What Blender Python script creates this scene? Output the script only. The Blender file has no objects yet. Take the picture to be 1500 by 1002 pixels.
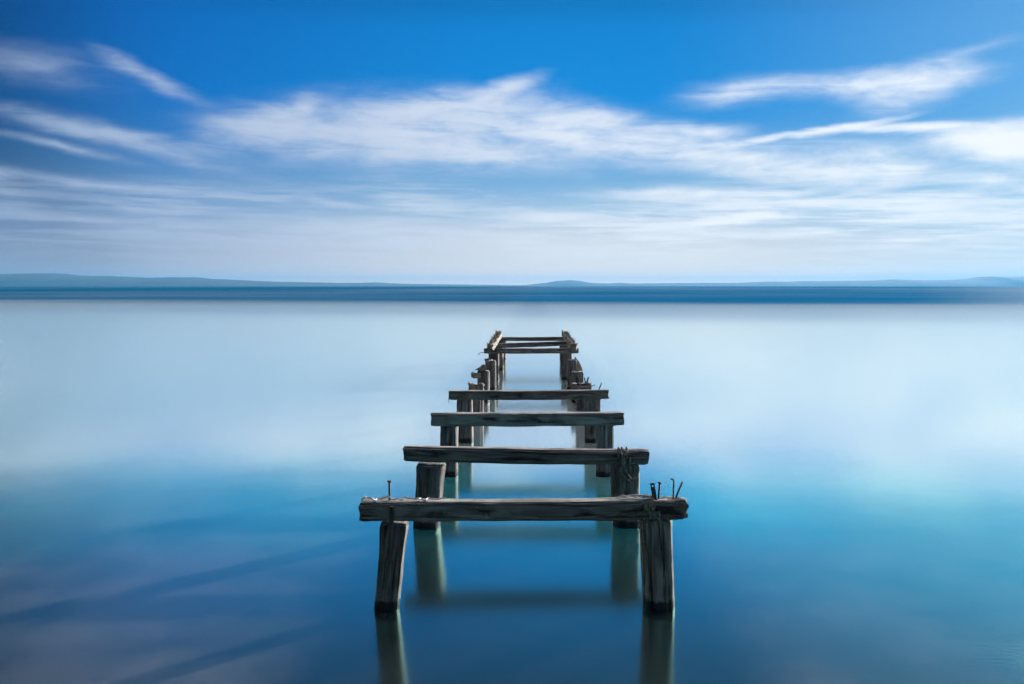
import bpy, bmesh, math, random
from mathutils import Vector, Matrix, noise
R = math.radians
scene = bpy.context.scene
col = scene.collection
random.seed(7)

# ------------------------------------------------------------------ camera
F, HX, HY, CAMH = 1400.0, 782.5, 419.0, 1.6      # focal length and vanishing point of the jetty, in photo pixels
cam_d = bpy.data.cameras.new('camera'); cam = bpy.data.objects.new('camera', cam_d); col.objects.link(cam)
cam.location = (0, 0, CAMH); cam.rotation_euler = (R(90), 0, 0)
cam_d.sensor_width = 36; cam_d.lens = 36 * F / 1500
cam_d.shift_x = (750 - HX) / 1500; cam_d.shift_y = (HY - 501) / 1500
cam_d.clip_start = 0.05; cam_d.clip_end = 40000
scene.camera = cam
def P(px, py, Y):
    return Vector(((px - HX) * Y / F, Y, CAMH - (py - HY) * Y / F))

scene.view_settings.view_transform = 'Standard'; scene.view_settings.look = 'None'
scene.view_settings.exposure = 1.0; scene.view_settings.gamma = 1
scene.render.engine = 'CYCLES'
scene.cycles.use_denoising = True; scene.cycles.denoising_input_passes = 'RGB'
scene.cycles.volume_bounces = 1
scene.cycles.max_bounces = 8; scene.cycles.transparent_max_bounces = 8
scene.cycles.sample_clamp_indirect = 4

# ------------------------------------------------------------------ node helpers
class NT:
    def __init__(self, tree): self.t = tree; tree.nodes.clear()
    def n(self, kind, **kw):
        nd = self.t.nodes.new(kind)
        for k, v in kw.items(): setattr(nd, k, v)
        return nd
    def l(self, a, b): self.t.links.new(a, b)
    def put(self, sock, v):
        if hasattr(v, 'links') or isinstance(v, bpy.types.NodeSocket): self.l(v, sock)
        else: sock.default_value = v
    def math(self, op, a, b=None, c=None, clamp=False):
        nd = self.n('ShaderNodeMath', operation=op, use_clamp=clamp)
        for i, v in enumerate((a, b, c)):
            if v is not None: self.put(nd.inputs[i], v)
        return nd.outputs[0]
    def ss(self, v, a, b, o0=0.0, o1=1.0, kind='SMOOTHSTEP'):
        nd = self.n('ShaderNodeMapRange', interpolation_type=kind)
        self.put(nd.inputs[0], v)
        for i, x in enumerate((a, b, o0, o1)): self.put(nd.inputs[1 + i], x)
        return nd.outputs[0]
    def mix(self, f, a, b, mode='MIX'):
        nd = self.n('ShaderNodeMix', data_type='RGBA', blend_type=mode)
        self.put(nd.inputs[0], f); self.put(nd.inputs[6], a); self.put(nd.inputs[7], b)
        return nd.outputs[2]
    def noise(self, vec, scale=1.0, detail=4, rough=0.55, dist=0.0, dim='3D'):
        nd = self.n('ShaderNodeTexNoise', noise_dimensions=dim)
        self.put(nd.inputs['Vector'], vec); nd.inputs['Scale'].default_value = scale
        nd.inputs['Detail'].default_value = detail; nd.inputs['Roughness'].default_value = rough
        nd.inputs['Distortion'].default_value = dist
        return nd.outputs[0]
    def xyz(self, x, y, z=0.0):
        nd = self.n('ShaderNodeCombineXYZ')
        for i, v in enumerate((x, y, z)): self.put(nd.inputs[i], v)
        return nd.outputs[0]
    def ramp(self, f, stops, interp='LINEAR'):
        nd = self.n('ShaderNodeValToRGB'); self.put(nd.inputs[0], f); cr = nd.color_ramp; cr.interpolation = interp
        while len(cr.elements) < len(stops): cr.elements.new(0.5)
        for e, (p, c) in zip(cr.elements, stops): e.position = p; e.color = c
        return nd.outputs[0]
def s2l(r, g, b):
    f = lambda v: (v / 255 / 12.92) if v <= 10.3 else ((v / 255 + 0.055) / 1.055) ** 2.4
    return (f(r), f(g), f(b), 1)
def lin(r, g, b): return (r, g, b, 1)

# ------------------------------------------------------------------ light
SUN_AZ, SUN_EL = 45.0, 12.0          # degrees to the right of the jetty's direction, above the horizon
sd = Vector((math.sin(R(SUN_AZ)) * math.cos(R(SUN_EL)), math.cos(R(SUN_AZ)) * math.cos(R(SUN_EL)), math.sin(R(SUN_EL))))
sun_d = bpy.data.lights.new('sun', 'SUN'); sun = bpy.data.objects.new('sun', sun_d); col.objects.link(sun)
sun.rotation_euler = sd.to_track_quat('Z', 'Y').to_euler(); sun.location = sd * 50
sun_d.energy = 5.0; sun_d.angle = R(1.2); sun_d.color = (1.0, 0.95, 0.88)

# ------------------------------------------------------------------ world: sky texture, graded, with cirrus
world = bpy.data.worlds.new('World'); scene.world = world; world.use_nodes = True
w = NT(world.node_tree)
tc = w.n('ShaderNodeTexCoord'); sep = w.n('ShaderNodeSeparateXYZ'); w.l(tc.outputs['Generated'], sep.inputs[0])
az = w.math('MULTIPLY', w.math('ARCTAN2', sep.outputs[0], sep.outputs[1]), 180 / math.pi)
el = w.math('MULTIPLY', w.math('ARCSINE', sep.outputs[2]), 180 / math.pi)
el = w.math('MAXIMUM', el, 0.0)
DIRV = w.xyz(az, el)
sky = w.n('ShaderNodeTexSky', sky_type='NISHITA', sun_disc=False, sun_elevation=R(SUN_EL), sun_rotation=R(SUN_AZ),
          altitude=0, air_density=1.0, dust_density=0.6, ozone_density=1.5)
# clear-sky colour by height above the horizon (a deep polarised blue)
elev = w.math('POWER', w.math('DIVIDE', el, 90.0), 0.5)
def ep(e): return (e / 90.0) ** 0.5
blue = w.ramp(elev, [(0.0, lin(1.42, 1.08, .84)), (ep(1.0), lin(1.0, .89, .81)), (ep(2.6), lin(.74, .74, .78)), (ep(4.4), s2l(176, 203, 229)), (ep(6.3), s2l(124, 176, 220)),
                     (ep(8.6), s2l(64, 150, 219)), (ep(11), s2l(4, 138, 220)), (ep(15), s2l(0, 130, 212)), (ep(18.5), s2l(0, 97, 164)), (ep(24), s2l(10, 52, 92)),
                     (ep(40), s2l(0, 52, 104)), (1.0, s2l(0, 40, 92))])
# darker away from the sun, paler towards it
azf = w.ss(az, -34.0, 4.0, 0.0, 1.0)
back = w.ss(w.math('ABSOLUTE', w.math('SUBTRACT', az, SUN_AZ)), 60.0, 150.0, 1.0, 0.5)
leftc = w.mix(azf, lin(0.34, 0.44, 0.66), lin(1, 1, 1))
base = w.mix(1.0, blue, leftc, 'MULTIPLY')
edge = w.math('MAXIMUM', w.ss(az, -33.0, -20.0, 0.42, 1.0), w.ss(el, 9.0, 2.5, 0.0, 0.85))
eg = w.n('ShaderNodeVectorMath', operation='SCALE'); w.l(base, eg.inputs[0]); w.l(edge, eg.inputs['Scale']); base = eg.outputs[0]
rightf = w.math('MULTIPLY', w.ss(az, 6.0, 34.0), w.ss(el, 26.0, 12.0))
base = w.mix(w.math('MULTIPLY', rightf, 0.42), base, s2l(150, 204, 245))
bk = w.n('ShaderNodeVectorMath', operation='SCALE'); w.l(base, bk.inputs[0]); w.l(back, bk.inputs['Scale'])
base = bk.outputs[0]
ns = w.n('ShaderNodeVectorMath', operation='SCALE'); w.l(sky.outputs[0], ns.inputs[0]); ns.inputs['Scale'].default_value = 0.10
base = w.mix(0.06, base, w.mix(1.0, ns.outputs[0], lin(0.25, 0.8, 1.2), 'MULTIPLY'))
# cirrus: long soft strokes drawn out by the wind
wn = w.n('ShaderNodeTexNoise'); wn.inputs['Scale'].default_value = 1.0; wn.inputs['Detail'].default_value = 3
w.l(w.xyz(w.math('MULTIPLY', az, 0.22), w.math('MULTIPLY', el, 0.55)), wn.inputs['Vector'])
wo = w.n('ShaderNodeVectorMath', operation='SUBTRACT'); w.l(wn.outputs['Color'], wo.inputs[0]); wo.inputs[1].default_value = (0.5, 0.5, 0.5)
wm = w.n('ShaderNodeVectorMath', operation='MULTIPLY'); w.l(wo.outputs[0], wm.inputs[0]); wm.inputs[1].default_value = (2.2, 0.9, 0)
wa = w.n('ShaderNodeVectorMath', operation='ADD'); w.l(DIRV, wa.inputs[0]); w.l(wm.outputs[0], wa.inputs[1])
WV = wa.outputs[0]
STROKES = [  # where each cloud hangs: centre, half length, half width, slope, thickness
    (55, 97, 150, 34, 4, .45), (218, 112, 92, 16, 24, .9), (165, 198, 205, 18, 9, 1.25), (70, 180, 70, 14, 6, .35), (85, 212, 130, 9, 9, .8),
    (-10, 262, 60, 26, 8, .4), (140, 268, 230, 11, 4, 1.3), (20, 285, 90, 12, 0, .4), (200, 300, 160, 8, 4, .45), (120, 322, 260, 12, 4, .6), (300, 240, 120, 14, 12, .35),
    (385, 183, 110, 30, -14, 1.2), (435, 160, 45, 18, -30, .7), (420, 190, 160, 38, 2, 1.0), (590, 195, 290, 66, -2, 1.5), (745, 128, 70, 16, -16, 1.2), (640, 158, 190, 26, -9, 1.0),
    (700, 226, 200, 26, 9, .8), (560, 215, 160, 24, 6, .5), (800, 190, 200, 52, 6, 1.0), (905, 205, 230, 42, 8, .8), (870, 175, 90, 14, 2, .5), (1030, 193, 90, 20, 6, .9), (1060, 228, 260, 32, 11, .9),
    (1190, 252, 190, 22, 8, .7), (1010, 284, 200, 13, 1, 1.2), (1090, 292, 150, 12, 0, .5), (1065, 324, 140, 9, -3, 2.0), (960, 335, 160, 6, 1, .6), (800, 316, 105, 11, 1, .9), (490, 296, 70, 7, 6, .5),
    (600, 296, 70, 14, 3, .35), (1080, 133, 120, 24, -6, .8), (1240, 124, 190, 20, 0, .7), (1345, 122, 115, 26, -4, 1.8), (1335, 150, 85, 22, -10, .55), (1190, 194, 150, 6.5, -6, 1.8),
    (1350, 187, 150, 7, 2, 1.8), (1475, 208, 120, 30, 4, 3.2), (1600, 215, 160, 50, 4, 2.0), (1310, 248, 110, 28, 0, .8), (1250, 228, 320, 44, 1, .55), (1460, 268, 110, 18, 6, .8), (1230, 300, 240, 12, -1, .8), (1400, 310, 200, 12, -2, .8),
    (1390, 286, 130, 9, -3, .6), (1330, 350, 140, 5, -2, .5), (1420, 362, 160, 6, -1, .5), (1150, 345, 220, 7, 0, .6), (900, 350, 230, 10, 0, .5), (560, 345, 330, 26, 0, .5), (700, 370, 420, 30, 0, .45), (1380, 88, 130, 14, -10, .35),
]
acc = None
for (px, py, L, W_, ang, amp) in STROKES:
    a_ = math.degrees(math.atan((px - HX) / F)); e_ = math.degrees(math.atan((HY - py) / F * math.cos(R(a_))))
    k = math.degrees(1 / F)
    mp = w.n('ShaderNodeMapping', vector_type='TEXTURE'); w.l(WV, mp.inputs['Vector'])
    mp.inputs['Location'].default_value = (a_, e_, 0); mp.inputs['Rotation'].default_value = (0, 0, R(-ang)); mp.inputs['Scale'].default_value = (L * k * 1.2, W_ * k * 1.3, 1)
    g = w.n('ShaderNodeTexGradient', gradient_type='QUADRATIC_SPHERE'); w.l(mp.outputs[0], g.inputs[0])
    acc = w.math('MULTIPLY_ADD', g.outputs['Fac'], amp * 1.55, acc if acc is not None else 0.0)
fine = w.noise(w.xyz(w.math('ADD', w.math('MULTIPLY', az, 0.17), w.math('MULTIPLY', el, 0.12)), w.math('MULTIPLY', el, 1.05), 3.1), 1.0, 7, 0.58, 0.9)
streak = w.noise(w.xyz(w.math('ADD', w.math('MULTIPLY', az, 0.15), w.math('MULTIPLY', el, 0.25)), w.math('MULTIPLY', el, 2.1), 7.7), 1.0, 5, 0.6, 0.3)
wide = w.noise(w.xyz(w.math('MULTIPLY', az, 0.06), w.math('MULTIPLY', el, 0.22), 1.7), 1.0, 5, 0.6, 0.6)
puff = w.noise(w.xyz(w.math('MULTIPLY', az, 0.42), w.math('MULTIPLY', el, 1.0), 5.5), 1.0, 5, 0.55, 0.4)
acc = w.math('MULTIPLY', acc, w.ss(puff, 0.3, 0.68, 0.62, 1.12))
acc = w.math('MULTIPLY', acc, w.ss(fine, 0.28, 0.70, 0.50, 1.25))
low = w.math('MULTIPLY', w.math('MULTIPLY', w.ss(el, 7.0, 4.0), w.ss(el, 1.2, 3.2, 0.35, 1.0)), w.math('MULTIPLY', w.math('MULTIPLY', w.ss(streak, 0.36, 0.66, 0.0, 1.3), w.ss(w.noise(w.xyz(w.math('MULTIPLY', az, 0.09), w.math('MULTIPLY', el, 0.35), 12.0), 1.0, 3), 0.35, 0.6, 0.3, 1.0)), w.ss(az, -31.0, -18.0, 0.6, 1.0)))
acc = w.math('ADD', acc, low)
away = w.math('MAXIMUM', w.ss(w.math('ABSOLUTE', az), 32.0, 50.0), w.ss(el, 19.0, 30.0))
acc = w.math('ADD', acc, w.math('MULTIPLY', away, w.math('ADD', w.math('MULTIPLY', w.ss(wide, 0.52, 0.8, 0.0, 0.7), w.ss(el, 70.0, 20.0)), 0.0)))
alpha = w.math('SUBTRACT', 1.0, w.math('EXPONENT', w.math('MULTIPLY', w.math('POWER', acc, 1.15), -1.05)))
cl = w.mix(w.ss(az, -30.0, 18.0), s2l(172, 191, 219), lin(1.0, 1.03, 1.06))
ccb = w.n('ShaderNodeVectorMath', operation='SCALE'); w.l(cl, ccb.inputs[0]); w.l(back, ccb.inputs['Scale'])
skyc = w.mix(w.math('MULTIPLY', alpha, 0.93), base, ccb.outputs[0])
skyc = w.mix(w.math('MULTIPLY', w.ss(el, 33.0, 50.0), w.math('MULTIPLY', w.ss(wide, 0.2, 0.6, 0.7, 1.0), w.ss(sep.outputs[1], -0.02, 0.16))), skyc, lin(2.1, 2.05, 1.97))   # added bright dome high overhead, out of view, fills light on the water
bg = w.n('ShaderNodeBackground'); w.l(skyc, bg.inputs[0]); bg.inputs[1].default_value = 0.5
wout = w.n('ShaderNodeOutputWorld'); w.l(bg.outputs[0], wout.inputs[0])

# ------------------------------------------------------------------ materials
def new_mat(name):
    m = bpy.data.materials.new(name); m.use_nodes = True
    return m, NT(m.node_tree)

def wood_material(name, dark, pale, bleach_lit=0.5, wet=True):
    m, t = new_mat(name)
    uv = t.n('ShaderNodeUVMap'); su = t.n('ShaderNodeSeparateXYZ'); t.l(uv.outputs[0], su.inputs[0])
    oi = t.n('ShaderNodeObjectInfo')
    off = t.math('MULTIPLY', oi.outputs['Random'], 37.0)
    gv = t.xyz(t.math('ADD', t.math('MULTIPLY', su.outputs[0], 70.0), off), t.math('MULTIPLY', su.outputs[1], 3.0), off)
    grain = t.noise(gv, 1.0, 6, 0.65, 0.6)
    fv = t.xyz(t.math('ADD', t.math('MULTIPLY', su.outputs[0], 190.0), off), t.math('MULTIPLY', su.outputs[1], 7.0), off)
    fibre = t.noise(fv, 1.0, 4, 0.6, 0.3)
    bv = t.xyz(t.math('MULTIPLY', su.outputs[0], 9.0), t.math('MULTIPLY', su.outputs[1], 4.0), off)
    blot = t.noise(bv, 1.0, 5, 0.6, 0.8)
    tone = t.math('MULTIPLY_ADD', oi.outputs['Random'], 0.5, 0.72)
    crack = t.ss(grain, 0.36, 0.44, 1.0, 0.0)
    c = t.mix(t.ss(grain, 0.36, 0.66), dark, pale)
    c = t.mix(t.math('MULTIPLY', t.ss(fibre, 0.5, 0.75), 0.45), c, lin(pale[0] * 1.5, pale[1] * 1.45, pale[2] * 1.38))
    c = t.mix(t.math('MULTIPLY', t.ss(blot, 0.5, 0.68), 0.55), c, lin(dark[0] * .7, dark[1] * .72, dark[2] * .72))
    c = t.mix(t.math('MULTIPLY', crack, 0.8), c, lin(dark[0] * .3, dark[1] * .3, dark[2] * .3))
    tn = t.n('ShaderNodeVectorMath', operation='SCALE'); t.l(c, tn.inputs[0]); t.l(tone, tn.inputs['Scale']); c = tn.outputs[0]
    # bird lime and salt in pale splashes that run with the grain
    lime = t.noise(t.xyz(t.math('MULTIPLY', su.outputs[0], 16.0), t.math('MULTIPLY', su.outputs[1], 5.0), t.math('ADD', off, 3.0)), 1.0, 6, 0.7, 0.5)
    c = t.mix(t.math('MULTIPLY', t.ss(lime, 0.66, 0.72), 0.6), c, lin(0.45, 0.43, 0.40))
    rust = t.noise(t.xyz(t.math('MULTIPLY', su.outputs[0], 7.0), t.math('MULTIPLY', su.outputs[1], 2.0), t.math('ADD', off, 8.0)), 1.0, 4, 0.6, 0.5)
    c = t.mix(t.math('MULTIPLY', t.ss(rust, 0.58, 0.72), 0.55), c, lin(0.060, 0.034, 0.022))
    geo = t.n('ShaderNodeNewGeometry'); sn = t.n('ShaderNodeSeparateXYZ'); t.l(geo.outputs['Normal'], sn.inputs[0])
    # upper faces paler: silver weathering, with sunlight on the tops also put into the colour
    up = t.math('MULTIPLY', t.ss(sn.outputs[2], 0.55, 0.95), t.ss(blot, 0.30, 0.62, bleach_lit, bleach_lit * 0.45))
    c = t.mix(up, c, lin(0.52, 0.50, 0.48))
    # bright rim painted: low sun on the right-hand side put into the colour
    sun_rim = t.math('MULTIPLY', t.ss(sn.outputs[0], 0.76, 1.0), t.ss(grain, 0.35, 0.6, 0.1, 0.5))
    c = t.mix(sun_rim, c, lin(0.46, 0.43, 0.39))
    rough = 0.8
    if wet:
        sp = t.n('ShaderNodeSeparateXYZ'); t.l(geo.outputs['Position'], sp.inputs[0])
        edge = t.math('ADD', sp.outputs[2], t.math('MULTIPLY', t.math('SUBTRACT', t.noise(t.xyz(t.math('MULTIPLY', su.outputs[0], 34.0), t.math('MULTIPLY', su.outputs[1], 8.0), off), 1.0, 5, 0.7), 0.5), 0.075))
        salt = t.math('MULTIPLY', t.ss(edge, 0.045, 0.055), t.ss(edge, 0.13, 0.07))
        c = t.mix(t.math('MULTIPLY', salt, 0.35), c, lin(0.17, 0.165, 0.155))
        wetf = t.ss(edge, 0.052, 0.042)
        c = t.mix(t.math('MULTIPLY', wetf, 0.93), c, lin(0.006, 0.006, 0.007))
        rough = t.ss(wetf, 0, 1, 0.8, 0.6)
    b = t.n('ShaderNodeBsdfPrincipled'); t.l(c, b.inputs['Base Color']); t.put(b.inputs['Roughness'], rough)
    b.inputs['Specular IOR Level'].default_value = 0.2
    bp = t.n('ShaderNodeBump'); bp.inputs['Strength'].default_value = 0.8; bp.inputs['Distance'].default_value = 0.006
    hgt = t.math('ADD', t.math('MULTIPLY', grain, 1.0), t.math('ADD', t.math('MULTIPLY', fibre, 0.35), t.math('MULTIPLY', crack, -0.8)))
    t.l(hgt, bp.inputs['Height']); t.l(bp.outputs[0], b.inputs['Normal'])
    o = t.n('ShaderNodeOutputMaterial'); t.l(b.outputs[0], o.inputs[0])
    return m
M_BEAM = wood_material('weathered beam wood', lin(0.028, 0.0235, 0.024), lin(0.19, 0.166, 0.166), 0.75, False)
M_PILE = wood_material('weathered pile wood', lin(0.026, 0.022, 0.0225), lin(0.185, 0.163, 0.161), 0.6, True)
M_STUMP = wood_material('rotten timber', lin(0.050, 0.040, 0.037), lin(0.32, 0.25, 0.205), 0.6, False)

def plain(name, colr, rough, metal=0.0, rust=None):
    m, t = new_mat(name)
    tcn = t.n('ShaderNodeTexCoord'); nz = t.noise(tcn.outputs['Object'], 60.0, 5, 0.65)
    c = t.mix(t.ss(nz, 0.4, 0.65), colr, rust or lin(colr[0] * .6, colr[1] * .6, colr[2] * .6))
    b = t.n('ShaderNodeBsdfPrincipled'); t.l(c, b.inputs['Base Color']); b.inputs['Roughness'].default_value = rough; b.inputs['Metallic'].default_value = metal
    bp = t.n('ShaderNodeBump'); bp.inputs['Strength'].default_value = 0.5; bp.inputs['Distance'].default_value = 0.002; t.l(nz, bp.inputs['Height']); t.l(bp.outputs[0], b.inputs['Normal'])
    o = t.n('ShaderNodeOutputMaterial'); t.l(b.outputs[0], o.inputs[0])
    return m
M_IRON = plain('rusted iron', lin(0.035, 0.030, 0.030), 0.65, 0.4, lin(0.06, 0.04, 0.032))
M_WIRE = plain('pale wire', lin(0.55, 0.53, 0.50), 0.5, 0.2, lin(0.3, 0.28, 0.26))
M_ROPE = plain('dark rope', lin(0.07, 0.062, 0.058), 0.85, 0, lin(0.15, 0.135, 0.12))

# water: a still mirror near the shore, wind-ruffled further out
M_WATER, t = new_mat('still sea water')
geo = t.n('ShaderNodeNewGeometry'); sp = t.n('ShaderNodeSeparateXYZ'); t.l(geo.outputs['Position'], sp.inputs[0])
WX, WY = sp.outputs[0], sp.outputs[1]
nlow = t.noise(t.xyz(t.math('MULTIPLY', WX, 0.014), t.math('MULTIPLY', WY, 0.03)), 1.0, 3, 0.5)
nband = t.noise(t.xyz(t.math('MULTIPLY', WX, 0.004), t.math('DIVIDE', 170.0, WY)), 1.0, 4, 0.6)
yy = t.math('ADD', WY, t.math('ADD', t.math('MULTIPLY', t.math('SUBTRACT', nlow, 0.5), 34.0), t.math('MULTIPLY', WX, 0.25)))
ruff = t.ss(yy, 36.0, 108.0)
slope = t.math('DIVIDE', WX, WY)
ruff = t.math('MULTIPLY', ruff, t.ss(nband, 0.25, 0.6, 0.86, 1.0))
ruff = t.math('MULTIPLY', ruff, t.ss(slope, 0.38, 0.58, 1.0, 0.82))
rgh = t.math('ADD', t.math('MULTIPLY', ruff, 0.41), t.ss(WY, 4.0, 9.0, 0.14, 0.11))
gl = t.n('ShaderNodeBsdfAnisotropic', distribution='GGX'); t.put(gl.inputs['Roughness'], rgh)
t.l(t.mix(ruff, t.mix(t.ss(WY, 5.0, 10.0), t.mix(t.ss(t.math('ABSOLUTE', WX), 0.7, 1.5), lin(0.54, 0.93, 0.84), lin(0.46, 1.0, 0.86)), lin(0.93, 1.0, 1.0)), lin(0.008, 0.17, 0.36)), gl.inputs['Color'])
wvn = t.noise(t.xyz(t.math('MULTIPLY', WX, 22.0), t.math('MULTIPLY', WY, 40.0)), 1.0, 5, 0.65, 0.6)
wv = t.n('ShaderNodeBump'); wv.inputs['Distance'].default_value = 0.012
t.put(wv.inputs['Strength'], t.math('MULTIPLY', t.math('MULTIPLY', t.ss(WX, 1.75, 2.4), t.ss(WY, 4.6, 4.0)), 0.4)); t.l(wvn, wv.inputs['Height'])
t.l(wv.outputs[0], gl.inputs['Normal'])
body_t = t.n('ShaderNodeBsdfTransparent'); body_t.inputs[0].default_value = (0.45, 0.50, 0.54, 1)
body_d = t.n('ShaderNodeSubsurfaceScattering', falloff='BURLEY'); body_d.inputs['Radius'].default_value = (1, 1, 1); body_d.inputs['Scale'].default_value = 5.0; BMIX = t.n('ShaderNodeMix', data_type='RGBA')
nrefl = t.noise(t.xyz(t.math('MULTIPLY', WX, 0.45), t.math('MULTIPLY', WY, 0.12), 6.0), 1.0, 3, 0.5)  # patches that paint soft cloud reflections into the water's body colour
nfine = t.noise(t.xyz(t.math('MULTIPLY', WX, 7.0), t.math('MULTIPLY', WY, 4.0), 9.0), 1.0, 6, 0.7)
nb = t.noise(t.xyz(t.math('MULTIPLY', WX, 0.33), t.math('MULTIPLY', WY, 0.42)), 1.0, 4, 0.5)
LANE = t.math('MULTIPLY', t.ss(t.math('ABSOLUTE', t.math('ADD', WX, 0.05)), 0.6, 1.5, 1.0, 0.0), 0.85)
deep = t.math('MULTIPLY_ADD', 0.985, t.ss(t.math('ADD', t.math('SUBTRACT', t.math('ADD', WY, t.math('MULTIPLY', WX, 0.14)), t.math('ADD', t.math('MULTIPLY', LANE, 0.25), t.ss(t.math('ABSOLUTE', WX), 1.2, 4.5, 0.0, 0.75))), t.math('ADD', t.math('MULTIPLY', t.math('SUBTRACT', nb, 0.5), 3.2), t.math('MULTIPLY', t.math('SUBTRACT', nfine, 0.5), 0.9))), 4.2, 8.2), 0.012)
t.l(t.mix(1.0, t.mix(t.ss(t.math('ADD', t.math('ADD', WY, t.math('MULTIPLY', t.math('ABSOLUTE', t.math('SUBTRACT', WX, -0.4)), 0.55)), t.math('MULTIPLY', t.math('SUBTRACT', nrefl, 0.5), -5.0)), 7.4, 11.5), lin(0.04, 0.62, 0.76), lin(0.78, 0.98, 0.96)), t.mix(t.ss(WX, -6.5, -1.2), lin(0.75, 0.87, 0.94), lin(1, 1, 1)), 'MULTIPLY'), BMIX.inputs[6]); t.l(ruff, BMIX.inputs[0]);  BMIX.inputs[7].default_value = (0, .015, .04, 1); t.l(BMIX.outputs[2], body_d.inputs[0])
silt = t.n('ShaderNodeSubsurfaceScattering', falloff='BURLEY'); silt.inputs['Radius'].default_value = (1, 1, 1); silt.inputs['Scale'].default_value = 0.10
ns_ = t.noise(t.xyz(t.math('MULTIPLY', WX, 1.3), t.math('MULTIPLY', WY, 1.1), 4.0), 1.0, 5, 0.6)
t.l(t.mix(t.ss(ns_, 0.35, 0.65), lin(0.22, 0.215, 0.215), lin(0.54, 0.51, 0.49)), silt.inputs[0])
near = t.n('ShaderNodeMixShader'); t.put(near.inputs[0], t.ss(t.math('ABSOLUTE', t.math('ADD', WX, 0.05)), 0.80, 1.30, 0.025, 0.36)); t.l(body_t.outputs[0], near.inputs[1]); t.l(silt.outputs[0], near.inputs[2])
body = t.n('ShaderNodeMixShader'); t.put(body.inputs[0], t.math('MULTIPLY', deep, t.math('SUBTRACT', 0.93, t.math('MULTIPLY', LANE, 0.5)))); t.l(near.outputs[0], body.inputs[1]); t.l(body_d.outputs[0], body.inputs[2])
lw = t.n('ShaderNodeLayerWeight'); lw.inputs[0].default_value = 0.5
cosv = t.math('SUBTRACT', 1.0, lw.outputs['Facing'])
fr = t.ramp(cosv, [(0.0, lin(.97, .97, .97)), (0.04, lin(.92, .92, .92)), (0.09, lin(.80, .80, .80)), (0.14, lin(.72, .72, .72)), (0.20, lin(.60, .60, .60)), (0.30, lin(.48, .48, .48)), (0.42, lin(.30, .30, .30)), (0.7, lin(.10, .10, .10)), (1.0, lin(.04, .04, .04))])
fc = t.ramp(cosv, [(0.0, lin(.97, .97, .97)), (0.09, lin(.95, .95, .95)), (0.14, lin(.91, .91, .91)), (0.20, lin(.85, .83, .83)), (0.30, lin(.76, .76, .76)), (0.42, lin(.54, .54, .54)), (0.7, lin(.14, .14, .14)), (1.0, lin(.05, .05, .05))])
frs = t.math('MULTIPLY', t.math('MULTIPLY', t.mix(t.math('MULTIPLY', deep, t.math('SUBTRACT', 1.0, t.math('MULTIPLY', LANE, 0.92))), fc, fr), t.ss(WX, -6.0, 0.5, 0.86, 1.0)), t.ss(ruff, 0, 1, 1.0, 0.8))
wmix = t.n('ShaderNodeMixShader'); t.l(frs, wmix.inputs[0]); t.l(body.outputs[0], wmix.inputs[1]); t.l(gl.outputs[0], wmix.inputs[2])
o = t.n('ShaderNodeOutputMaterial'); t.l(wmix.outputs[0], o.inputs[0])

M_SAND, t = new_mat('wet sand under water')
tcn = t.n('ShaderNodeTexCoord')
n1 = t.noise(tcn.outputs['Object'], 1.6, 6, 0.6, 0.5); n2 = t.noise(tcn.outputs['Object'], 30.0, 4, 0.7)
c = t.mix(t.ss(n1, 0.3, 0.7), lin(0.07, 0.06, 0.056), lin(0.13, 0.11, 0.10)); c = t.mix(t.math('MULTIPLY', n2, 0.5), c, lin(0.08, 0.066, 0.064))
b = t.n('ShaderNodeBsdfPrincipled'); t.l(c, b.inputs['Base Color']); b.inputs['Roughness'].default_value = 0.95
o = t.n('ShaderNodeOutputMaterial'); t.l(b.outputs[0], o.inputs[0])

M_HILL, t = new_mat('wooded hills')
tcn = t.n('ShaderNodeTexCoord'); n1 = t.noise(tcn.outputs['Object'], 0.006, 6, 0.65)
c = t.mix(t.ss(n1, 0.35, 0.65), lin(0.008, 0.026, 0.034), lin(0.022, 0.046, 0.055))
b = t.n('ShaderNodeBsdfPrincipled'); t.l(c, b.inputs['Base Color']); b.inputs['Roughness'].default_value = 0.95
o = t.n('ShaderNodeOutputMaterial'); t.l(b.outputs[0], o.inputs[0])

M_HAZE, t = new_mat('sea haze')
pv = t.n('ShaderNodeVolumePrincipled'); pv.inputs['Color'].default_value = (0.11, 0.40, 0.71, 1); pv.inputs['Density'].default_value = 0.9e-4; pv.inputs['Anisotropy'].default_value = 0.2
o = t.n('ShaderNodeOutputMaterial'); t.l(pv.outputs[0], o.inputs['Volume'])

# ------------------------------------------------------------------ mesh helpers
def link(name, bm, mat, parent=None, smooth=True):
    me = bpy.data.meshes.new(name); bm.normal_update(); bm.to_mesh(me); bm.free()
    ob = bpy.data.objects.new(name, me); col.objects.link(ob); me.materials.append(mat)
    if smooth:
        for p in me.polygons: p.use_smooth = True
    if parent is not None:
        ob.parent = parent; ob.matrix_parent_inverse = Matrix.Translation(-parent.location)
    return ob
def thing(name, loc, label, cat, group=None):
    e = bpy.data.objects.new(name, None); col.objects.link(e); e.location = loc; e.empty_display_size = 0.1
    e['label'] = label; e['category'] = cat
    if group: e['group'] = group
    return e
def tag(ob, label, cat, group=None):
    ob['label'] = label; ob['category'] = cat
    if group: ob['group'] = group
    return ob
def nz(v, s=1.0): return noise.noise(Vector(v) * s)

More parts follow.
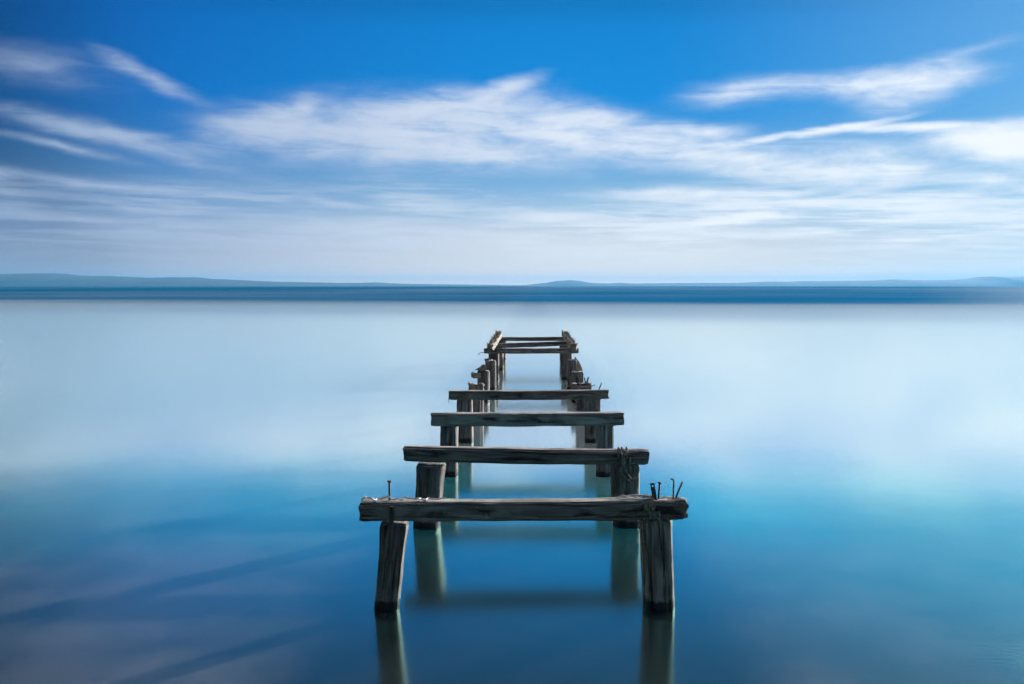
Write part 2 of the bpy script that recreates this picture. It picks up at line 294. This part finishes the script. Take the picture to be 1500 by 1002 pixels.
def loft(rings, bm=None, uvscale=None):
    """closed rings of points -> capped tube; UV = (metres round the girth, metres along)"""
    bm = bm or bmesh.new(); uvl = bm.loops.layers.uv.verify()
    vs = [[bm.verts.new(p) for p in r] for r in rings]
    n = len(rings[0]); girth = sum((rings[len(rings)//2][(i+1) % n] - rings[len(rings)//2][i]).length for i in range(n))
    along = 0.0
    for k in range(len(rings) - 1):
        c0 = sum(rings[k], Vector()) / n; c1 = sum(rings[k+1], Vector()) / n; step = (c1 - c0).length
        for i in range(n):
            j = (i + 1) % n
            f = bm.faces.new((vs[k][i], vs[k][j], vs[k+1][j], vs[k+1][i]))
            for lp, (u, v) in zip(f.loops, ((i, along), (i + 1, along), (i + 1, along + step), (i, along + step))):
                lp[uvl].uv = (u / n * girth, v)
        along += step
    for ring, rev, in ((vs[0], True), (vs[-1], False)):
        c = bm.verts.new(sum((v.co for v in ring), Vector()) / n)
        for i in range(n):
            a, b2 = ring[i], ring[(i + 1) % n]
            f = bm.faces.new((b2, a, c) if rev else (a, b2, c))
            for lp in f.loops: lp[uvl].uv = (lp.vert.co.x * 1.0 + lp.vert.co.z, lp.vert.co.y * 0.3 + lp.vert.co.z * .3)
    return bm

def section(th, squareness, hw, hh):
    """superellipse point"""
    c, s = math.cos(th), math.sin(th); e = 2.0 / squareness
    return hw * math.copysign(abs(c) ** e, c), hh * math.copysign(abs(s) ** e, s)

def timber(p0, p1, hw, hh, seed=0.0, sq=6.0, seg=60, n=40, rough=0.005, worn=0.017, frayed=(0.12, 0.12), sag=0.005, sq1=None):
    """squared beam from p0 to p1; hw along the horizontal normal, hh along the vertical"""
    p0, p1 = Vector(p0), Vector(p1); d = (p1 - p0); L = d.length; d.normalize()
    side = Vector((0, 0, 1)).cross(d).normalized(); up = d.cross(side).normalized()
    rings = []
    ts = [0.0] + [0.0015 / L * 1] + [(k / seg) for k in range(1, seg)] + [1 - 0.0015 / L] + [1.0]
    for q, tt in enumerate(ts):
        s = tt * L; c = p0 + d * s - up * (sag * math.sin(tt * math.pi))
        endf = min(s, L - s); shrink = 1 - 0.09 * math.exp(-endf / 0.012)
        fr = frayed[0] * math.exp(-s / 0.10) + frayed[1] * math.exp(-(L - s) / 0.12)
        sqq = sq if sq1 is None else sq + (sq1 - sq) * max(0, min(1, (tt - 0.55) / 0.3))
        r = []
        for i in range(n):
            th = 2 * math.pi * (i + 0.5) / n
            a, b2 = section(th, sqq, hw, hh)
            g = nz((math.cos(th) * 9 + seed, math.sin(th) * 9, s * 1.1 + seed * 3)) * rough          # long grooves
            g += nz((a * 22 + seed * 5, b2 * 22, s * 5.0)) * rough * 1.2
            corner = abs(math.sin(2 * th)) ** 3
            g -= corner * worn * max(0, nz((s * 4.0 + seed, round(th / (math.pi / 2)) * 5.3, seed)) + 0.15)
            g += fr * (nz((a * 60 + seed, b2 * 60, s * 40)) * 0.030 + nz((a * 20, b2 * 20 + seed, s * 14)) * 0.022)
            rad = math.hypot(a, b2); m_ = shrink * (1 + g / rad)
            ends = 0.0
            if tt in (0.0, 1.0) or q in (1, len(ts) - 2):
                ends = nz((a * 30 + seed, b2 * 30, 5.0 + seed)) * 0.010 * (1 if tt > .5 else -1) * (1 + 2 * (frayed[1] if tt > .5 else frayed[0]))
            r.append(c + side * (a * m_) + up * (b2 * m_) + d * ends)
        rings.append(r)
    return loft(rings)

def pile_mesh(xb, yb, xt, yt, ztop, rb, rt, seed=0.0, zbot=-0.5, seg=64, n=44, sq=2.4, ragged=0.02, notch=0.0, sx=1.0, bulge=0.0):
    """round weathered pile, cracked lengthways, with a ragged top"""
    rings = []
    H = ztop
    for k in range(seg + 1):
        f = k / seg; z = zbot + (ztop - zbot) * f
        tt = z / H if H else 0; x = xb + (xt - xb) * tt; y = yb + (yt - yb) * tt; rad = rb + (rt - rb) * max(0, min(1, tt))
        rad *= 1 + bulge * math.exp(-((1 - f) / 0.10) ** 2)
        r = []
        for i in range(n):
            th = 2 * math.pi * i / n
            a, b2 = section(th, sq, rad * sx, rad)
            c, s = math.cos(th), math.sin(th)
            g = nz((c * 1.2 + seed, s * 1.2, z * 1.5 + seed)) * 0.14                      # uneven girth
            g += nz((c * 5.0 + seed * 2, s * 5.0, z * 0.8)) * 0.09                        # flutes
            cr = nz((c * 9 + seed * 3, s * 9, z * 0.5 + seed)); g -= max(0, cr - 0.25) * 0.28   # deep cracks
            g += nz((c * 3 + seed, s * 3, z * 16)) * 0.025
            if -0.06 < z < 0.075: g += max(0, nz((c * 7 + seed, s * 7, z * 30 + seed))) * 0.11 * (1 - abs(z - 0.005) / 0.075)   # weed and barnacles at the tide line
            zz = z
            if f > 0.9: zz += (nz((c * 2.2 + seed, s * 2.2, seed)) * ragged - notch * max(0, c * math.cos(seed) + s * math.sin(seed))) * ((f - 0.9) / 0.1)
            if k == seg: g -= 0.10
            r.append(Vector((x + a * (1 + g), y + b2 * (1 + g), zz)))
        rings.append(r)
    return loft(rings)

def tube_pts(pts, rad, n=8, taper=1.0):
    rings = []
    pts = [Vector(p) for p in pts]
    for k, p in enumerate(pts):
        d = (pts[min(k + 1, len(pts) - 1)] - pts[max(k - 1, 0)]).normalized()
        ref = Vector((0, 1, 0)) if abs(d.y) < 0.9 else Vector((1, 0, 0))
        a = d.cross(ref).normalized(); b2 = d.cross(a).normalized()
        r_ = rad * (1 + (taper - 1) * k / max(1, len(pts) - 1))
        rings.append([p + a * math.cos(2 * math.pi * i / n) * r_ + b2 * math.sin(2 * math.pi * i / n) * r_ for i in range(n)])
    return loft(rings)
def smooth_path(pts, sub=8):
    pts = [Vector(p) for p in pts]; out = []
    for k in range(len(pts) - 1):
        p0, p1, p2, p3 = pts[max(k-1, 0)], pts[k], pts[k+1], pts[min(k+2, len(pts)-1)]
        for s in range(sub):
            u = s / sub
            out.append(0.5 * ((2*p1) + (p2-p0)*u + (2*p0-5*p1+4*p2-p3)*u*u + (3*p1-p0-3*p2+p3)*u**3))
    out.append(pts[-1]); return out
def add_bm(dst, src):
    me = bpy.data.meshes.new('tmp'); src.to_mesh(me); src.free(); dst.from_mesh(me); bpy.data.meshes.remove(me); return dst
def nail_mesh(p0, p1, r, head=True):
    p0, p1 = Vector(p0), Vector(p1); d = (p1 - p0)
    bm = tube_pts([p0, p0 + d * .5, p1], r)
    if head: add_bm(bm, tube_pts([p1 - d.normalized() * 0.001, p1 + d.normalized() * 0.002, p1 + d.normalized() * 0.006], r * 2.1))
    return bm

# ------------------------------------------------------------------ setting
def grid(name, x0, x1, y0, y1, z, mat):
    bm = bmesh.new()
    f = bm.faces.new([bm.verts.new(p) for p in ((x0, y0, z), (x1, y0, z), (x1, y1, z), (x0, y1, z))])
    o = link(name, bm, mat, smooth=False); o['kind'] = 'structure'; return o
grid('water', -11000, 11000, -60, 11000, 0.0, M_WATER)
bm = bmesh.new()
xs = [-11000, -400, -60] + [-20 + i * 0.8 for i in range(51)] + [60, 400, 11000]
ys = [-60, -10] + [i * 0.7 for i in range(44)] + [60, 200, 1500, 11000]
vv = []
for y in ys:
    row = []
    for x in xs:
        z = -0.16 - 0.010 * y if y < 200 else -2.0
        if y < 0: z = -0.16
        if -25 < x < 25 and 0 < y < 24: z += (1 - max(0, y - 10) / 14) * nz((x * .5, y * .5, 2.0)) * 0.03
        row.append(bm.verts.new((x, y, z)))
    vv.append(row)
for j in range(len(ys) - 1):
    for i in range(len(xs) - 1): bm.faces.new((vv[j][i], vv[j][i+1], vv[j+1][i+1], vv[j+1][i]))
sb = link('seabed', bm, M_SAND); sb['kind'] = 'structure'

def interp(tab, x):
    for (x0, y0), (x1, y1) in zip(tab, tab[1:]):
        if x0 <= x <= x1: return y0 + (y1 - y0) * (x - x0) / (x1 - x0)
    return tab[0][1] if x < tab[0][0] else tab[-1][1]
def hills(name, prof, D, depth):
    bm = bmesh.new(); x0, x1 = prof[0][0], prof[-1][0]; nx = int((x1 - x0) / 3); nd = 14; rows = []
    for j in range(nd + 1):
        v = j / nd; row = []
        for i in range(nx + 1):
            px = x0 + (x1 - x0) * i / nx
            Y = D + depth * v
            hp = interp(prof, px) * D / F
            shape = math.sin(math.pi * min(1, v * 1.0)) ** 0.7
            h = hp * shape * (1 + 0.05 * nz((px * .05, v * 3, D)) + 0.05 * nz((px * .35, v * 9, D)) + 0.04 * nz((px * 1.3, v * 20, D)) ) * (D + depth * .5) / D
            row.append(bm.verts.new(((px - HX) / F * (D + depth * .5) , Y, h - 0.6 + (0 if 0 < j < nd else -0.4))))
        rows.append(row)
    for j in range(nd):
        for i in range(nx): bm.faces.new((rows[j][i], rows[j][i+1], rows[j+1][i+1], rows[j+1][i]))
    ob = link(name, bm, M_HILL); ob['kind'] = 'structure'; return ob
LEFT = [(-420, 12), (-200, 17), (-80, 17), (0, 17), (30, 18.5), (45, 19), (75, 19), (95, 17.2), (115, 15.8), (150, 15), (190, 13.6), (225, 12.6), (260, 13), (285, 13), (305, 11), (340, 9.5),
        (400, 6.7), (450, 6), (500, 5), (530, 5), (550, 6), (570, 4.6), (600, 3.6), (700, 2.5), (760, 1.6), (800, 0.5)]
RIGHT = [(740, 0.6), (770, 2), (800, 5), (815, 8), (835, 9), (850, 7.6), (865, 5), (890, 4), (905, 5), (930, 4), (980, 4.6), (1040, 5), (1080, 5), (1110, 6.5), (1130, 7), (1150, 6.5), (1180, 7.6),
         (1230, 7.6), (1250, 8), (1280, 8.6), (1310, 10), (1330, 9), (1360, 9), (1400, 9.6), (1430, 11.6), (1445, 14), (1460, 14), (1480, 13.5), (1500, 14), (1600, 17), (1750, 15), (1950, 10)]
hills('hills', LEFT, 6000, 1400)
hills('hills', RIGHT, 8000, 1500)

bm = bmesh.new(); bmesh.ops.create_cube(bm, size=1.0)
for v in bm.verts: v.co = Vector((v.co.x * 24000, 5500 + v.co.y * 12000, -4 + (v.co.z + .5) * 112))
hz = link('haze', bm, M_HAZE, smooth=False); hz['kind'] = 'stuff'

# ------------------------------------------------------------------ jetty ruin
YF = {1: 4.696, 2: 6.288, 3: 7.98, 4: 9.70, 5: 11.4, 6: 13.05, 7: 14.65, 8: 16.3, 9: 18.1, 10: 20.6}
BD = 0.052                                          # half depth of a beam
def beam(row, l, r, parent, **kw):
    """l, r = (px, top py, bottom py) of the front face ends"""
    Y = YF[row]
    a0, a1 = P(l[0], l[1], Y), P(l[0], l[2], Y); b0, b1 = P(r[0], r[1], Y), P(r[0], r[2], Y)
    hh = ((a0 - a1).length + (b0 - b1).length) / 4
    p0 = (a0 + a1) / 2 + Vector((0, BD, 0)); p1 = (b0 + b1) / 2 + Vector((0, BD, 0))
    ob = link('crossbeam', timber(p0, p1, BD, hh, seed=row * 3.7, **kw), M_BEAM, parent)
    return ob
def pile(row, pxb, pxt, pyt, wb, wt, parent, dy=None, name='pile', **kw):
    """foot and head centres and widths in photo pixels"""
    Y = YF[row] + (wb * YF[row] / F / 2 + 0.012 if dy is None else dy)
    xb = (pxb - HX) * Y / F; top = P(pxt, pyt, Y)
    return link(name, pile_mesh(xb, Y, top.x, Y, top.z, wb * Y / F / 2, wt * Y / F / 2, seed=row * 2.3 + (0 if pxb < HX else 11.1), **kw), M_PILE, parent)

TG = 'trestles of the ruined jetty'
# --- first trestle
t1 = thing('timber_trestle', (0, YF[1], 0), 'nearest and widest timber trestle, with nails and an iron strap sticking up from its beam', 'trestle', TG)
b1 = beam(1, (526, 736, 764), (1008, 733, 762), t1, frayed=(0.25, 0.9), rough=0.004, seg=110, n=56, sq=7)
pile(1, 566, 577.5, 764.5, 36, 37, t1, dy=0.058, sq=2.6, ragged=0.012, bulge=0.14)
pile(1, 965.5, 960, 758, 44, 46, t1, sq=3.0, ragged=0.006)
Yn = YF[1] + 0.05
nl = link('nail', nail_mesh(P(570.5, 736, Yn), P(570.5, 706, Yn), 0.0055), M_IRON, b1)
nl2 = link('nail', nail_mesh(P(964, 735, Yn), P(966.5, 708, Yn), 0.005), M_IRON, b1)
# iron strap with two holes
def strap_mesh(p0, p1, wid, th):
    bm = bmesh.new(); p0, p1 = Vector(p0), Vector(p1); d = (p1 - p0); L = d.length; d.normalize(); sx = Vector((d.z, 0, -d.x)); hole = wid * 0.2
    zs = [0, L * .12 - hole, L * .12 + hole, L * .86 - hole, L * .86 + hole, L]; xs_ = [-wid / 2, -hole, hole, wid / 2]
    lay = []
    for yo in (-th / 2, th / 2): lay.append([[bm.verts.new(p0 + d * z + sx * x + Vector((0, yo, 0))) for x in xs_] for z in zs])
    for j in range(5):
        for i in range(3):
            if i == 1 and j in (1, 3):
                q = [(j, i), (j, i+1), (j+1, i+1), (j+1, i)]
                for a, b_ in zip(q, q[1:] + q[:1]): bm.faces.new((lay[0][a[0]][a[1]], lay[0][b_[0]][b_[1]], lay[1][b_[0]][b_[1]], lay[1][a[0]][a[1]]))
                continue
            bm.faces.new((lay[0][j][i], lay[0][j][i+1], lay[0][j+1][i+1], lay[0][j+1][i])); bm.faces.new((lay[1][j][i], lay[1][j+1][i], lay[1][j+1][i+1], lay[1][j][i+1]))
        for i in (0, 3): bm.faces.new((lay[0][j][i], lay[0][j+1][i], lay[1][j+1][i], lay[1][j][i]))
    for j in (0, 5):
        for i in range(3): bm.faces.new((lay[0][j][i], lay[1][j][i], lay[1][j][i+1], lay[0][j][i+1]))
    bmesh.ops.recalc_face_normals(bm, faces=bm.faces); bm.loops.layers.uv.verify(); return bm
link('iron_strap', strap_mesh(P(960.5, 740, Yn - .01), P(955.3, 707.5, Yn - .01), 6.6 * Yn / F, 0.004), M_IRON, b1, smooth=False)
link('iron_rod', tube_pts(smooth_path([P(986, 736, Yn), P(986.5, 720, Yn), P(987, 704, Yn), P(984, 702, Yn), P(982.5, 701, Yn)], 4), 0.0042), M_IRON, b1)
link('iron_rod', tube_pts([P(987.5, 736, Yn - .01), P(994, 719, Yn - .01), P(999.8, 706, Yn - .01)], 0.0048), M_IRON, b1)
link('wedge', timber(P(571.5, 775, YF[1] - .004), P(573.5, 742, YF[1] - .004) , 0.010, 0.012, seed=4, seg=10, n=16, rough=.003), M_BEAM, b1)
# --- second trestle
t2 = thing('timber_trestle', (0, YF[2], 0), 'second timber trestle from the front, its beam rounded and rope-lashed at the right end', 'trestle', TG)
beam(2, (591, 655, 677), (951, 660, 682), t2, sq=6, sq1=2.7, seg=90, n=52, worn=0.014)
pile(2, 625, 632, 679, 41, 42, t2, dy=0.075, bulge=0.08, sq=2.6, ragged=0.012)
pile(2, 919, 915, 676, 39, 42, t2, sq=2.8)
# --- third trestle
t3 = thing('timber_trestle', (0, YF[3], 0), 'third timber trestle from the front, with a straight squared beam flush over both posts', 'trestle', TG)
beam(3, (631, 605.5, 624.5), (914.5, 604.5, 624), t3, seg=80, worn=0.012)
pile(3, 657, 658, 621, 26, 26, t3, sq=3.4)
pile(3, 886, 886, 621, 26, 26, t3, sq=3.2)
# --- fourth trestle
t4 = thing('timber_trestle', (0, YF[4], 0), 'fourth timber trestle from the front, the last beam before the bare posts', 'trestle', TG)
b4 = beam(4, (657, 573, 586), (892, 571.5, 585), t4, seg=70, worn=0.008, frayed=(0, .3))
pile(4, 681.5, 681, 585, 23, 23, t4, sq=3.0, ragged=0.02)
pile(4, 868, 868, 582, 23, 23, t4, sq=3.0)
link('iron_rod', nail_mesh(P(876, 574, YF[4] + .05), P(881.3, 561, YF[4] + .05), 0.006, False), M_IRON, b4)
link('nail', nail_mesh(P(657.5, 584, YF[4] + .01), P(657.5, 590, YF[4] + .01), 0.003, False), M_IRON, b4)

# --- bare posts
PG = 'bare posts left standing between the trestles'
def post(row, px, wpx, pyt, label, **kw):
    th_ = thing('old_post', ((px - HX) * YF[row] / F, YF[row] + .06, 0), label, 'post', PG)
    p = pile(row, px, px + kw.pop('lean', 0), pyt, wpx, wpx, th_, name='shaft', **kw); return th_, p
def block(row, px0, px1, py0, py1, parent, dy=0.0, mat=None, seed=1.0, tilt=0.0, fr=0.8, hw=.06, name='broken_block'):
    Y = YF[row] + dy; a = P(px0, (py0 + py1) / 2 + tilt, Y); b_ = P(px1, (py0 + py1) / 2 - tilt, Y)
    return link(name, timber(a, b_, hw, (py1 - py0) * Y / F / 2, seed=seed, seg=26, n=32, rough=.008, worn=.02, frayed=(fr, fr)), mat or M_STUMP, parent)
q, _ = post(5, 699, 19, 570, 'bare left post just behind the fourth beam, capped by a rotten stub of beam')
block(5, 686, 709, 561.5, 572, q, dy=.03, seed=2.2, fr=1.2)
q, _ = post(6, 708, 18, 543, 'bare left post with a short beam stub and a splintered slab on top')
block(6, 690.5, 704, 545.5, 553, q, dy=.0, seed=5.1, fr=.5)
Y = YF[6] + .06
bm = bmesh.new(); uvl = bm.loops.layers.uv.verify()
prof = [(695.5, 541.8), (703, 537.5), (706, 534.5), (709.5, 533), (711, 536), (711.4, 543.5), (704, 543.2)]
fr_, bk_ = [bm.verts.new(P(x, y, Y - .045)) for x, y in prof], [bm.verts.new(P(x + (.5 if i < 4 else 0), y, Y + .05)) for i, (x, y) in enumerate(prof)]
bm.faces.new(fr_); bm.faces.new(bk_[::-1])
for i in range(len(prof)): j = (i + 1) % len(prof); bm.faces.new((fr_[i], bk_[i], bk_[j], fr_[j]))
bmesh.ops.recalc_face_normals(bm, faces=bm.faces)
link('splintered_slab', bm, M_STUMP, q, smooth=False)
q, _ = post(7, 718.5, 16, 528, 'bare left post next to the far braced bay, flat sawn top', lean=0)
block(7, 710.5, 716, 524.5, 530, q, dy=.05, seed=8.8, fr=.6)
q, _ = post(5, 853, 20, 571, 'bare right post just behind the fourth beam, with a bolted rotten stub on top')
bb = block(5, 838, 866, 561, 572.5, q, dy=.02, seed=3.3, fr=.9)
Y = YF[5] + .02
link('iron_bolt', nail_mesh(P(857.6, 562, Y), P(856.5, 553, Y), 0.009, False), M_IRON, bb)
link('iron_bolt', nail_mesh(P(859, 562.5, Y - .02), P(862.2, 552.5, Y - .02), 0.010, False), M_IRON, bb)
link('bent_wire', tube_pts(smooth_path([P(864, 566, Y), P(867, 566, Y), P(869, 564.5, Y), P(872, 564.6, Y)], 5), 0.004), M_IRON, bb)
q, _ = post(6, 845.5, 17, 544.5, 'bare right post, square and flat topped, between the bolted stub and the slab-faced post', sq=4.0)
q, _ = post(7, 838, 14, 527, 'bare right post with a pale sunlit slanting slab on its outer side', sq=3.0)
Y = YF[7] + .1
bm = bmesh.new(); bm.loops.layers.uv.verify()
prof = [(843, 523), (846, 527), (849, 531), (852, 538), (853.6, 544), (853.6, 556), (843, 556)]
fr_, bk_ = [bm.verts.new(P(x, y, Y - .02)) for x, y in prof], [bm.verts.new(P(x - 1.5, y, Y + .14)) for x, y in prof]
bm.faces.new(fr_); bm.faces.new(bk_[::-1])
for i in range(len(prof)): j = (i + 1) % len(prof); bm.faces.new((fr_[i], bk_[i], bk_[j], fr_[j]))
bmesh.ops.recalc_face_normals(bm, faces=bm.faces)
link('slanting_slab', bm, M_STUMP, q, smooth=False)

# --- far bay with its two stringers still on
fb = thing('jetty_bay', (0, YF[8], 0), 'farthest jetty bay, three beams still joined by two splintered stringers on six posts', 'jetty bay')
beam(8, (709, 510.3, 518), (847.5, 509.8, 517.8), fb, seg=50, n=32)
beam(9, (726, 503, 510), (834, 499.6, 506.2), fb, seg=50, n=32)
beam(10, (730, 493.8, 499.6), (828, 493.4, 499.2), fb, seg=50, n=32)
for row, l, r, top in ((8, 723.5, 830, 516), (9, 731, 829, 507), (10, 735.5, 826, 498)):
    pile(row, l, l, top, 15 * 16.3 / YF[row], 15 * 16.3 / YF[row], fb, sq=2.8)
    pile(row, r, r, top, 15 * 16.3 / YF[row], 15 * 16.3 / YF[row], fb, sq=2.8)
def stringer(x0, x1, seed):
    y0, y1 = YF[8] - .06, YF[10] + .30; z0, z1 = 0.555, 0.555
    bm = timber((x0, y0, z0), (x1, y1, z1), 0.055, 0.055, seed=seed, seg=90, n=32, rough=.012, worn=.03, frayed=(1.6, 1.2), sag=0.02)
    rnd = random.Random(int(seed * 10))
    for k in range(150):                                # splinters and flakes standing up from the rotten top
        f = rnd.random(); x = x0 + (x1 - x0) * f + rnd.uniform(-.05, .05); y = y0 + (y1 - y0) * f
        L = rnd.uniform(.015, .07) * (1.3 if f > .85 else 1); a = Vector((rnd.uniform(-.7, .7), rnd.uniform(-1, .6), rnd.uniform(.4, 1.1))).normalized()
        p = Vector((x, y, z0 + .04)); add_bm(bm, tube_pts([p, p + a * L * .6, p + a * L + Vector((rnd.uniform(-.01, .01), 0, 0))], rnd.uniform(.006, .016), 5, .2))
    return link('stringer', bm, M_STUMP, fb)
s1 = stringer(-0.745, -0.755, 1.3)
s2 = stringer(0.675, 0.665, 6.4)
link('bent_wire', tube_pts(smooth_path([P(712, 517, 16.25), P(705, 516.5, 16.25), P(702, 518, 16.25), P(700.5, 520, 16.25)], 5), 0.005), M_IRON, fb)

# ------------------------------------------------------------------ wires and rope lying on the beams
def wire(name, pts, r, mat, label, cat): return tag(link(name, tube_pts(smooth_path(pts), r), mat), label, cat)
Yt = YF[1]
def on_top(px, dy, dz):
    f = (px - 526) / 482; z = P(0, 736 - 3 * f, YF[1]).z
    return Vector((P(px, 0, YF[1] + dy).x, YF[1] + dy, z + .003 + dz))
rnd = random.Random(3)
pts = []
for k in range(26):
    px = 529 + (652 - 529) * k / 25
    pts.append(on_top(px, rnd.uniform(0.004, 0.05), .003 + (.010 if k in (1, 2, 3, 7, 8, 13) else 0) + rnd.uniform(0, .006)))
wire('wire', pts, 0.0042, M_WIRE, 'pale loose wire lying along the left end of the nearest beam', 'wire')
pts = [on_top(*q_) for q_ in ((903, .03, .002), (913, .05, .012), (922, .02, .004), (935, .05, .006), (945, .07, .012), (952, .06, .004), (956, .03, .003), (940, .01, .003), (920, .004, .003), (908, .02, .003), (925, .06, .010), (942, .05, .012), (953, .04, .008))]
wire('wire', pts, 0.0038, M_WIRE, 'pale wire looped on the nearest beam beside the iron strap', 'wire')
# rope lashing round the second beam and post
Y2 = YF[2]
def wrap(px, z0, z1, y0, y1, k=14):
    out = []
    for i in range(k + 1):
        a = 2 * math.pi * i / k
        out.append(P(px + 3 * math.sin(a * .5), 0, Y2) * 1)
        out[-1] = Vector((P(px + 5 * i / k, 0, Y2).x, (y0 + y1) / 2 - (y1 - y0) / 2 * math.cos(a), (z0 + z1) / 2 + (z1 - z0) / 2 * math.sin(a)))
    return out
zt, zb = P(0, 658, Y2).z, P(0, 683, Y2).z
bm = tube_pts(smooth_path(wrap(906, zb, zt, Y2 - .008, Y2 + .115), 3), .0075)
for px in (911, 918): add_bm(bm, tube_pts(smooth_path(wrap(px, zb, zt, Y2 - .008, Y2 + .115), 3), .008))
yr = Y2 - .035
add_bm(bm, tube_pts(smooth_path([P(909, 662, yr), P(914, 676, yr), P(909, 690, yr), P(914, 698, yr), P(922, 705, yr)]), .006))
add_bm(bm, tube_pts(smooth_path([P(917, 660, yr), P(913, 674, yr), P(916, 688, yr), P(925, 702, yr), P(930, 698, yr)]), .0055))
add_bm(bm, tube_pts(smooth_path([P(933, 678, yr), P(936, 686, yr), P(934.5, 695, yr), P(929, 703, yr), P(922, 706, yr)]), .0038))
tag(link('rope_lashing', bm, M_ROPE), 'dark rope lashed round the right end of the second beam, one loop hanging', 'rope')
# fibre wad wound round the strap end of the first beam
bm = bmesh.new(); first = True; rnd = random.Random(11)
for k in range(9):
    px = 944 + k * 1.6; pr = []
    for i in range(15):
        a = 2 * math.pi * i / 14
        pr.append(Vector((P(px + 8 * i / 14 + rnd.uniform(-2, 2), 0, Yt).x, Yt + BD - (BD + .010 + rnd.uniform(0, .006)) * math.cos(a), P(0, 748, Yt).z + (.055 + rnd.uniform(0, .006)) * math.sin(a))))
    add_bm(bm, tube_pts(smooth_path(pr, 3), rnd.uniform(.003, .006)))
add_bm(bm, tube_pts(smooth_path([P(944, 742, Yt - .012), P(952, 751, Yt - .014), P(961, 757, Yt - .018), P(969, 766, Yt - .03)]), .006))
tag(link('rope_lashing', bm, M_ROPE), 'frayed dark rope wound round the right end of the nearest beam', 'rope')
